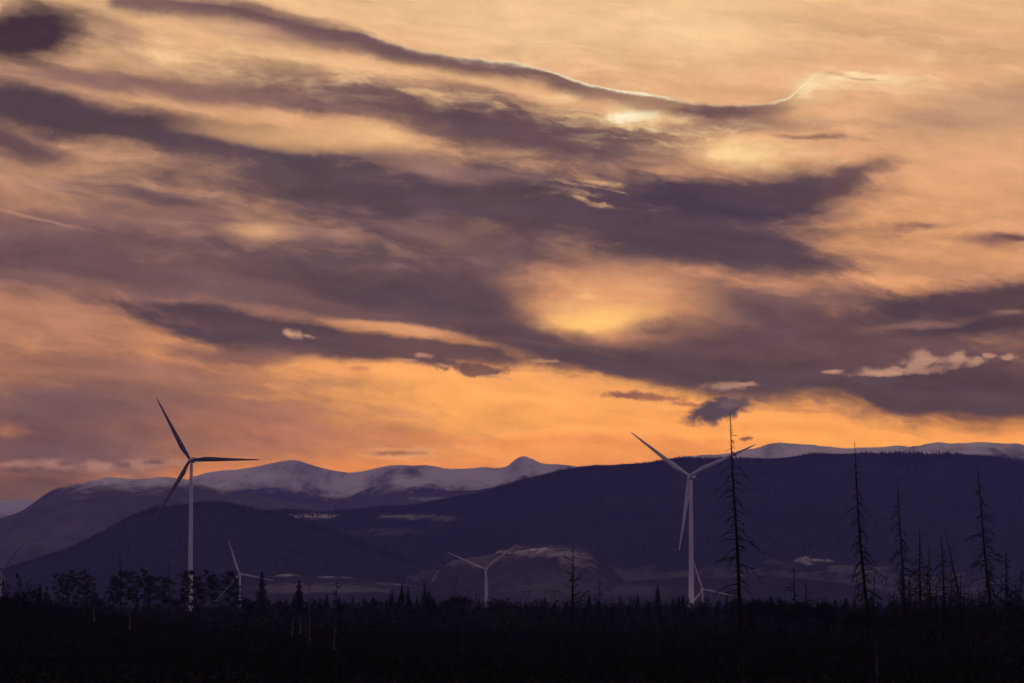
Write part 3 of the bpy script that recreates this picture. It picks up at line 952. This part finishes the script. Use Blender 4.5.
def leaf_cloud(rng, c, rad, n, size, V_, F_):
    for _ in range(n):
        u = Vector((rng.gauss(0, 1), rng.gauss(0, 1), rng.gauss(0, 1))).normalized() * (rng.random() ** .45)
        p = Vector(c) + Vector((u.x * rad[0], u.y * rad[1], u.z * rad[2]))
        a = Vector((rng.gauss(0, 1), rng.gauss(0, 1), rng.gauss(0, 1))).normalized(); b_ = a.orthogonal().normalized()
        s = size * rng.uniform(.5, 1.3)
        b = len(V_)
        V_ += [tuple(p - a * s), tuple(p + b_ * s * .55), tuple(p + a * s), tuple(p - b_ * s * .55)]
        F_.append((b, b + 1, b + 2, b + 3))

def spruce(rng, H, wide=.20, ragged=.35):
    """Living spruce: whorls of drooping limbs hung with needle sprays, open towards the tip."""
    root = empty('spruce_tree')
    v, f = tube([(0, 0, -.5), (0, 0, H * .4), (0, 0, H * 1.0)], [H * .016, H * .010, H * .003], 6)
    mesh_obj('trunk', v, f, MAT_BARK, root)
    V_, F_ = [], []
    lv = 26
    for i in range(lv):
        t = .04 + .93 * (i / (lv - 1))
        reach = H * wide * ((1 - t) ** .85) * (1 + rng.uniform(-ragged, ragged) * .6) + H * .012
        nb = 9 if t < .75 else 6
        a0 = rng.uniform(0, 6.28)
        for k in range(nb):
            if rng.random() < .10 + ragged * .15: continue
            a = a0 + 6.283 * k / nb + rng.uniform(-.3, .3)
            L_ = reach * rng.uniform(.6, 1.15)
            for q in range(3):
                u = (q + .6) / 3.0
                p = (math.cos(a) * L_ * u, math.sin(a) * L_ * u, H * t - L_ * .35 * u)
                leaf_cloud(rng, p, (L_ * .22, L_ * .22, H * .016), 4, H * .024 * (1.25 - .6 * t), V_, F_)
    mesh_obj('crown', V_, F_, MAT_NEEDLE, root)
    return root

def pine(rng, H, clear=.42, wide=.17, dens=1.0):
    """Pine left standing after the fire: bare stem, uneven rounded crown."""
    root = empty('pine_tree')
    lx, ly = rng.uniform(-.02, .02) * H, rng.uniform(-.02, .02) * H
    def axis(t): return Vector((lx * t * t, ly * t * t, H * t))
    parts = [tube([axis(i / 6) - (Vector((0, 0, .6)) if i == 0 else Vector()) for i in range(7)], [H * .013 * (1 - .8 * i / 6) for i in range(7)], 6)]
    V_, F_ = [], []
    nl = 17
    for i in range(nl):
        t = clear + (1 - clear) * (i + rng.random() * .6) / nl
        u = (t - clear) / (1 - clear)
        reach = H * wide * (math.sin(math.pi * (.14 + .78 * u)) ** .8) * rng.uniform(.5, 1.15)
        a = rng.uniform(0, 6.28)
        p = axis(t); q = p + Vector((math.cos(a) * reach, math.sin(a) * reach, reach * rng.uniform(0, .45)))
        parts.append(tube([p, p.lerp(q, .5) + Vector((0, 0, .06 * reach)), q], [H * .004, H * .003, H * .0012], 4))
        leaf_cloud(rng, q, (reach * .42 + H * .02, reach * .42 + H * .02, H * .035), int(34 * dens), H * .0125, V_, F_)
        leaf_cloud(rng, p.lerp(q, .55), (reach * .35 + H * .012, reach * .35 + H * .012, H * .028), int(18 * dens), H * .0125, V_, F_)
    leaf_cloud(rng, axis(.97), (H * .035, H * .035, H * .045), 26, H * .016, V_, F_)
    for _ in range(7):                              # dead stubs on the clear stem
        t = rng.uniform(clear * .4, clear); a = rng.uniform(0, 6.28); p = axis(t)
        q = p + Vector((math.cos(a), math.sin(a), -.1)) * H * rng.uniform(.02, .07)
        parts.append(tube([p, q], [H * .002, H * .0008], 3))
    mesh_obj('trunk', *join(*parts), MAT_BARK, root)
    mesh_obj('crown', V_, F_, MAT_PINE, root)
    return root

def aspen(rng, H, wide=.26):
    """Leafless broadleaf: forked stem and a haze of fine twigs."""
    root = empty('bare_aspen')
    limbs, twigs = [], []
    def grow(p, d, L_, r, depth):
        q = p + d * L_
        m = p.lerp(q, .5) + Vector((rng.uniform(-1, 1), rng.uniform(-1, 1), 0)) * L_ * .06
        (limbs if depth < 2 else twigs).append(tube([p, m, q], [r, r * .8, r * .6], 5 if depth < 2 else 3))
        if depth >= 4: return
        for k in range((4, 3, 3, 3)[depth]):
            t = rng.uniform(.45, 1.0)
            nd = (d + Vector((rng.gauss(0, 1), rng.gauss(0, 1), rng.uniform(-.1, .8))) * (.42 + wide * .5)).normalized()
            grow(p.lerp(q, t), nd, L_ * rng.uniform(.5, .72), r * .5, depth + 1)
    grow(Vector((0, 0, -.4)), Vector((rng.uniform(-.04, .04), 0, 1)).normalized(), H * .46, H * .012, 0)
    mesh_obj('trunk', *join(*limbs), MAT_BARK, root)
    V_, F_ = join(*twigs)
    tips = [Vector(v) for v in V_[::7]]
    for _ in range(1400):
        p = rng.choice(tips) + Vector((rng.gauss(0, 1), rng.gauss(0, 1), rng.gauss(0, 1))) * H * .03
        d = Vector((rng.gauss(0, 1), rng.gauss(0, 1), rng.uniform(-.2, 1.6))).normalized()
        s_ = d.orthogonal().normalized(); s_.rotate(Matrix.Rotation(rng.uniform(0, 6.28), 3, d))
        L2, w2 = H * rng.uniform(.03, .08), H * .008
        b = len(V_)
        V_ += [tuple(p - s_ * w2), tuple(p + s_ * w2), tuple(p + d * L2)]
        F_.append((b, b + 1, b + 2))
    mesh_obj('crown', V_, F_, MAT_TWIG, root)
    return root

def settle(root, px, py, D, H0, label, cat, group=None, rz=0.0, wide=1.0):
    """Stand a tree of built height H0 at distance D so that its tip reaches a skyline place."""
    d = ray(px, py)
    x, y, top = d.x * D, D, EYE + d.z * D
    g = gz(x, y)
    s = (top - g) / H0
    root.location = (x, y, g)
    root.scale = (s * wide, s * wide, s)
    root.rotation_euler = (0, 0, rz)
    tag(root, label, cat, group)
    return root

rng = random.Random(21)
def rr(seed): return random.Random(seed)

# --- the great burnt snags: each limb its own piece
def big_snag(tip, base_px, D, n_br, lmax, start, label, seed, separate=True, r0=None, droop=.5, group='burnt snags towering over the plateau', mat=None):
    d = ray(*tip); bx = ray(base_px, 600).x * D
    x, top = d.x * D, EYE + d.z * D
    g = gz(bx, D)
    H = top - g
    root = snag(rr(seed), H, ((x - bx) / H, 0.0), r0, n_br, lmax * 1.12, start, separate, mat, droop, br=max(.085, .00026 * D))
    root.location = (bx, D, g)
    tag(root, label, 'tree', group)
    return root

big_snag((730, 411), 742, 360, 120, 3.5, .14, 'tallest bare burnt snag with drooping limbs beside the tall turbine', 5, r0=.36, droop=.55)
big_snag((854, 442), 874, 360, 140, 3.1, .12, 'tall leaning burnt snag thick with drooping dead limbs', 8, r0=.32, droop=.8)
big_snag((977, 465), 997, 420, 130, 3.6, .10, 'tall leaning burnt snag nearest the edge of the snag thicket', 12, r0=.36, droop=.6)
big_snag((898, 483), 911, 430, 110, 3.0, .08, 'slim leaning burnt snag rising from the middle of the snag thicket', 14, r0=.30, droop=.6)
G_TH = 'slender burnt snags crowded in the thicket'
L_TH = 'slender burnt snag standing among others in the thicket'
for i, (tip, bx, D, nb, lm, st) in enumerate((
        ((919.5, 528), 921, 470, 46, 2.6, .05), ((929, 547), 931, 520, 40, 2.2, .05), ((942, 537), 943, 470, 46, 2.4, .05),
        ((952, 566), 952, 560, 34, 2.2, .05), ((1006, 548), 1007, 470, 46, 2.6, .05), ((901, 563), 902, 520, 34, 2.2, .05), ((894, 588), 895, 560, 30, 2.4, .05),
        ((961, 572), 960, 600, 30, 2.4, .05), ((936, 578), 937, 600, 30, 2.2, .05), ((1016, 575), 1015, 600, 30, 2.4, .05), ((910, 575), 912, 600, 30, 2.4, .05),
        ((985, 590), 984, 620, 26, 2.6, .05), ((971, 588), 973, 640, 26, 2.4, .05), ((926, 588), 925, 640, 28, 2.6, .05), ((890, 600), 890, 640, 26, 2.4, .05), ((1021, 566), 1022, 560, 34, 2.4, .05))):
    own = {0: 'slender upright snag next to the slim leaning snag', 1: 'slender snag between two taller upright snags of the thicket', 2: 'slender upright snag beside the hard-leaning thin snag',
           4: 'slender snag just past the tall leaning snag at the thicket edge', 5: 'short slender snag close against the slim leaning snag', 3: 'short slender snag behind the hard-leaning thin snag'}.get(i)
    big_snag(tip, bx, D, nb * 3, lm * 1.1, st, own or 'short slender snag deep among the feet of the thicket', 40 + i, False, group=G_TH, droop=.55)
big_snag((946, 531), 973, 500, 34, 1.8, .15, 'thin burnt snag leaning hard across the thicket', 71, False, group=None)
big_snag((874, 569), 875, 480, 30, 1.6, .2, 'short thin snag close behind a tall leaning snag', 72, False, group=None)
# --- lesser snags along the treeline
big_snag((573, 544), 573.5, 900, 30, 5.0, .12, 'lone dark snag with one long upswept limb against the valley', 73, False, r0=.62, droop=-.25, group=None)
big_snag((599, 577), 600, 1000, 26, 3.0, .1, 'thin bare snag beside a lone dark snag', 74, False, group=None)
big_snag((793.5, 561), 796, 800, 36, 3.4, .15, 'bare snag with a crooked top over the aspens', 75, False, r0=.4, droop=.15, group=None)
big_snag((806, 580), 807, 800, 34, 4.2, .15, 'shorter snag with level limbs over the aspens', 76, False, r0=.42, droop=.1, group=None)
big_snag((120, 550), 121, 1250, 40, 3.6, .3, 'sharp-tipped snag rising from the pine grove', 77, False, r0=.36, group=None)
big_snag((168.6, 557), 169, 1300, 22, 2.2, .4, 'needle-thin snag between the pines', 78, False, r0=.22, group=None)
big_snag((337, 577), 336.5, 1200, 16, 3.4, .55, 'snag with a short crossways top beside pale stumps', 79, False, r0=.42, droop=0, group=None)
G_SN = 'thin snags along the treeline'
for i, (x, y, D) in enumerate(((469, 589, 1400), (476, 592, 1500), (492, 590, 1400), (503, 596, 1500), (612, 594, 1400), (605, 598, 1300), (281, 594, 1300), (288, 597, 1400),
                               (363, 596, 1500), (352, 598, 1400), (567, 596, 1300), (587, 600, 1400), (740, 596, 1200), (759, 592, 1100), (828, 598, 900), (110, 582, 1300), (137, 568, 1280), (151, 571, 1280))):
    where = ('in the pine grove' if x < 200 else 'near the pale stems' if x < 370 else 'round the foot of the valley turbine' if x < 520 else 'close to the lone dark snag' if x < 700 else 'among the aspens')
    big_snag((x, y), x + rng.uniform(-1.5, 1.5), D, 20, 2.2, .15, 'thin bare snag standing ' + where, 100 + i, False, group='thin snags ' + where, droop=.3)
# --- pale, barkless stems in the dark foreground
G_PA = 'pale barkless stems in the foreground'
for i, (tip, by, bx) in enumerate((((309.5, 575), 643, 310), ((306, 612), 637, 306.5), ((300, 612), 634, 300.5), ((335, 622), 650, 334.5), ((130, 604), 630, 130), ((94, 604), 622, 94.5),
                                   ((293, 618), 636, 292.5), ((876, 640), 688, 877))):
    lo_, hi_ = 150., 2400.
    for _ in range(40):                             # distance at which the ground meets the foot of the stem
        D = .5 * (lo_ + hi_)
        d = ray(bx, by)
        if EYE + d.z * D > gz(d.x * D, D): lo_ = D
        else: hi_ = D
    lab = 'tall pale barkless stem standing in the dark burn' if i == 0 else ('pale stem leaning at the foot of a tall snag' if i == 7 else 'short pale barkless stem in the dark burn')
    big_snag(tip, bx, D, 6, 1.2, .5, lab, 200 + i, False, r0=max(.12, .0011 * D * .36), group=G_PA if 0 < i < 7 else None, mat=MAT_PALE)

# --- spruces
SPR = [(spruce(rr(300 + k), 18.0, w, rg), 18.0) for k, (w, rg) in enumerate(((.25, .3), (.21, .5), (.29, .4), (.17, .6)))]
used = [False] * 4
def put_spruce(px, py, D, kind, label, group=None, wide=1.0):
    r_, H0 = SPR[kind]
    o = copy_tree(r_) if used[kind] else r_
    used[kind] = True
    return settle(o, px, py, D, H0, label, 'tree', group, rng.uniform(0, 6.28), wide)
put_spruce(262, 571, 1350, 0, 'pointed dark spruce standing alone beside a small distant turbine', None, .95)
put_spruce(299, 580, 1350, 1, 'ragged spruce above the pale stems', None, 1.3)
put_spruce(657.6, 585.5, 1250, 0, 'tallest pointed spruce on the treeline near the tall turbine', None, 1.0)
G_SP = 'small spruces on the treeline'
for i, (x, y, D, k) in enumerate(((392, 588.6, 1400, 1), (402, 583, 1400, 3), (408, 586, 1450, 3), (417, 596, 1400, 0), (424.5, 582, 1400, 3), (429, 591, 1400, 2), (434, 596, 1450, 2),
        (515, 601, 1500, 2), (541, 600, 1500, 1), (620, 595.5, 1300, 1), (630, 598, 1250, 2), (637, 602, 1300, 0), (649, 602, 1300, 2), (673, 596.5, 1250, 1), (683, 594.5, 1250, 0), (679, 600, 1300, 2),
        (695, 606, 1250, 0), (706, 601, 1200, 0), (717, 600, 1200, 1), (726.5, 594.5, 1150, 3), (733, 602, 1150, 0), (835, 604, 900, 1), (843, 608, 900, 0), (327, 594, 1400, 2), (320, 600, 1400, 0),
        (270, 600, 1400, 2), (386, 598, 1400, 0), (40, 583, 880, 3), (46, 590, 890, 1), (440, 600, 1500, 1), (525, 604, 1500, 0), (556, 604, 1400, 2), (580, 604, 1400, 0), (700, 610, 1100, 2))):
    where = ('on the low rise before the first pines' if x < 60 else 'beside the pale stems' if x < 340 else 'in the row beside the valley turbine' if x < 450 else
             'near the utility poles' if x < 590 else 'in the row before the tall turbine' if x < 690 else 'between the tall turbine and the tallest snag' if x < 740 else 'below the aspens and leaning snag')
    put_spruce(x, y, D, k, 'small dark spruce ' + where, 'small spruces ' + where, rng.uniform(.9, 1.3))

# --- the uneven fringe of small trees along the whole edge of the burn
for i in range(64):
    x = 242 + 640 * (i + rng.random()) / 64
    y = rng.uniform(594, 604)
    if abs(x - 262) < 8 or abs(x - 657) < 6: continue
    near = ('under the rounded pines' if x < 290 else 'past the pale stems' if x < 385 else 'round the foot of the valley turbine' if x < 520 else 'between the utility poles and the lone snag' if x < 600 else
            'before the tall turbine' if x < 740 else 'between the aspens and the thicket')
    put_spruce(x, y, rng.uniform(1150, 1600) if x < 740 else rng.uniform(800, 1000), rng.choice((0, 1, 2, 3)), 'tiny dark spruce in the fringe ' + near, 'tiny spruces in the fringe ' + near, rng.uniform(.9, 1.7))
for i in range(20):
    x = 884 + 140 * (i + rng.random()) / 20
    big_snag((x, rng.uniform(562, 598)), x + rng.uniform(-3, 3), rng.uniform(520, 680), 70, 2.6, .05, 'short slender snag deep among the feet of the thicket', 600 + i, False, group=G_TH, droop=.5)

# --- pines of the grove on the left
PIN = [(pine(rr(400 + k), 20.0, c, w, dn), 20.0) for k, (c, w, dn) in enumerate(((.36, .17, 1.9), (.42, .15, 1.6), (.30, .19, 2.0), (.44, .18, 1.6)))]
used_p = [False] * 4
G_PI = 'rounded pines of the grove'
for i, (x, y, D, k) in enumerate(((57, 574, 960, 0), (63, 573, 980, 1), (68, 579, 1000, 2), (73, 571, 1050, 3), (79, 577, 1060, 2), (84, 570, 1080, 1), (88, 575, 1100, 2), (93, 583, 1120, 2),
        (114, 579, 1200, 2), (120, 571, 1210, 0), (126, 571, 1230, 2), (132, 571, 1220, 1), (138, 577, 1240, 3), (144.5, 570, 1250, 0), (149, 575, 1260, 1), (155, 577, 1260, 3), (161.5, 576, 1260, 2), (166, 580, 1280, 0), (171, 580, 1290, 2),
        (185, 575, 1300, 1), (188.5, 570, 1300, 2), (196, 576, 1320, 2), (201, 581, 1330, 1), (206, 571, 1320, 3), (211, 577, 1330, 0), (215, 575, 1340, 3), (222, 580, 1330, 2), (229, 571, 1330, 2), (232, 574, 1350, 0), (237, 579, 1350, 1))):
    where = ('in the clump on the end of the low rise' if x < 100 else 'in the clump around the sharp-tipped snag' if x < 175 else 'at the foot of the tall turbine' if x < 204 else 'beside the small distant turbine')
    r_, H0 = PIN[k]
    o = copy_tree(r_) if used_p[k] else r_
    used_p[k] = True
    settle(o, x, y, D, H0, 'rounded bare-stemmed pine ' + where, 'tree', 'rounded pines ' + where, rng.uniform(0, 6.28), rng.uniform(.9, 1.15))

# --- leafless aspens
ASP = [(aspen(rr(500 + k), 14.0, w), 14.0) for k, w in enumerate((.5, .7, .35))]
used_a = [False] * 3
G_AS = 'leafless aspens in clumps'
for i, (x, y, D, k) in enumerate(((370, 594, 1500, 1), (376, 598, 1500, 0), (451, 591, 1400, 0), (457, 589, 1400, 1), (463, 592, 1400, 0), (498, 597, 1500, 2), (507, 599, 1500, 0), (531, 602, 1500, 1),
        (744, 594, 1000, 0), (750, 593, 980, 1), (757, 598, 1000, 2), (765, 595, 950, 1), (772, 594, 950, 0), (778, 597, 950, 1), (785, 596, 930, 2), (791, 594, 930, 1), (800, 598, 900, 0), (813, 597, 900, 1), (820, 595, 880, 0), (826, 600, 880, 1),
        (850, 604, 800, 0), (858, 602, 800, 1), (866, 606, 760, 0), (882, 608, 760, 1), (890, 606, 720, 0), (905, 604, 700, 1), (918, 602, 700, 0), (950, 602, 700, 1), (965, 600, 700, 0), (1000, 602, 700, 1), (1015, 600, 700, 2),
        (34, 588, 900, 2), (98, 592, 1150, 0), (178, 588, 1300, 1), (245, 592, 1350, 0), (252, 596, 1350, 1), (344, 599, 1400, 0), (20, 590, 860, 1))):
    where = ('on the low rise' if x < 60 else 'among the pines of the grove' if x < 260 else 'left of the valley turbine' if x < 480 else 'below the utility poles' if x < 600 else
             'in the clump behind the crooked-topped snag' if x < 840 else 'round the feet of the thicket snags')
    where = where.replace('left of the valley turbine', 'in the tuft beside the valley turbine')
    r_, H0 = ASP[k]
    o = copy_tree(r_) if used_a[k] else r_
    used_a[k] = True
    settle(o, x, y, D, H0, 'small leafless aspen ' + where, 'tree', 'leafless aspens ' + where, rng.uniform(0, 6.28), rng.uniform(.9, 1.3))

# ------------------------------------------------------------------ the power line in the valley mouth
def utility_pole(px, py, D, label):
    d = ray(px, py)
    x, top = d.x * D, EYE + d.z * D
    g = gz(x, D); H = top - g
    root = empty('utility_pole', (x, D, g))
    tag(root, label, 'utility pole', 'utility poles of the power line')
    for sx in (-1.4, 1.4):
        mesh_obj('post', *tube([(sx, 0, -1), (sx, 0, H)], [.26, .2], 8), MAT_BARK, root)
    ca = mesh_obj('crossarm', *box(0, .32, H - 1.6, 11.0, .3, .42), MAT_BARK, root)
    for sx in (-4.8, 0, 4.8):
        mesh_obj('insulator', *tube([(sx, .32, H - 1.8), (sx, .32, H - 3.2)], [.17, .17], 6), MAT_DARK, ca)
    return Vector((x, D, g + H - 3.2))
poles = [((527, 589.5), 2500, 'wooden double-post utility pole near the distant turbine'), ((552.5, 589), 2200, 'wooden double-post utility pole beside the lone dark snag'),
         ((478, 592.5), 2900, 'wooden double-post utility pole just beside the foot of the distant turbine')]
pts = {}
for (p, D, lab) in poles:
    pts[p[0]] = utility_pole(p[0], p[1], D, lab)
for a, b in ((478, 527), (527, 552.5)):
    for sx in (-4.8, 0, 4.8):
        A, B = pts[a] + Vector((sx, .32, 0)), pts[b] + Vector((sx, .32, 0))
        L_ = []
        for i in range(13):
            t = i / 12
            q = A.lerp(B, t); q.z -= 4 * 3.0 * t * (1 - t)
            L_.append(q)
        w = mesh_obj('power_cable', *tube(L_, [.05] * 13, 4), MAT_DARK)
        tag(w, 'thin sagging power cable strung between the %s utility poles' % ('farther' if a == 478 else 'nearer'), 'cable', 'power cables between the %s poles' % ('farther' if a == 478 else 'nearer'))

# ------------------------------------------------------------------ low growth, slash and young trees over the burn
def scatter_brush(name, n, y0, y1, hfun, k, leaf, seed, label, material):
    rs = np.random.RandomState(seed)
    y = np.exp(rs.uniform(math.log(y0), math.log(y1), n))
    x = (rs.rand(n) * 2 - 1) * y * .19
    cl = fbm(x / 60.0, y / 60.0, 3)
    keep = cl + rs.rand(n) * .9 > .2
    x, y, cl = x[keep], y[keep], cl[keep]
    n = len(x)
    z = ground_z(x, y)
    h = hfun(rs.rand(n), np.clip(cl, 0, 1))
    w = h * (.18 + .30 * rs.rand(n))
    u = rs.randn(n, k, 3); u /= np.linalg.norm(u, axis=2, keepdims=True)
    t = rs.rand(n, k)
    taper = (1 - t * .85)
    c = np.stack([x[:, None] + u[..., 0] * w[:, None] * taper, y[:, None] + u[..., 1] * w[:, None] * taper, z[:, None] + t * h[:, None]], -1)
    a = rs.randn(n, k, 3); a /= np.linalg.norm(a, axis=2, keepdims=True)
    b = rs.randn(n, k, 3); b /= np.linalg.norm(b, axis=2, keepdims=True)
    s = (h * leaf)[:, None, None]
    v = np.stack([c - a * s, c + a * s * .6 + b * s * .4, c + b * s], 2).reshape(-1, 3)
    o = mesh_obj(name, v, np.arange(len(v)).reshape(-1, 3).tolist(), material)
    tag(o, label, name.replace('_', ' '), kind='stuff')
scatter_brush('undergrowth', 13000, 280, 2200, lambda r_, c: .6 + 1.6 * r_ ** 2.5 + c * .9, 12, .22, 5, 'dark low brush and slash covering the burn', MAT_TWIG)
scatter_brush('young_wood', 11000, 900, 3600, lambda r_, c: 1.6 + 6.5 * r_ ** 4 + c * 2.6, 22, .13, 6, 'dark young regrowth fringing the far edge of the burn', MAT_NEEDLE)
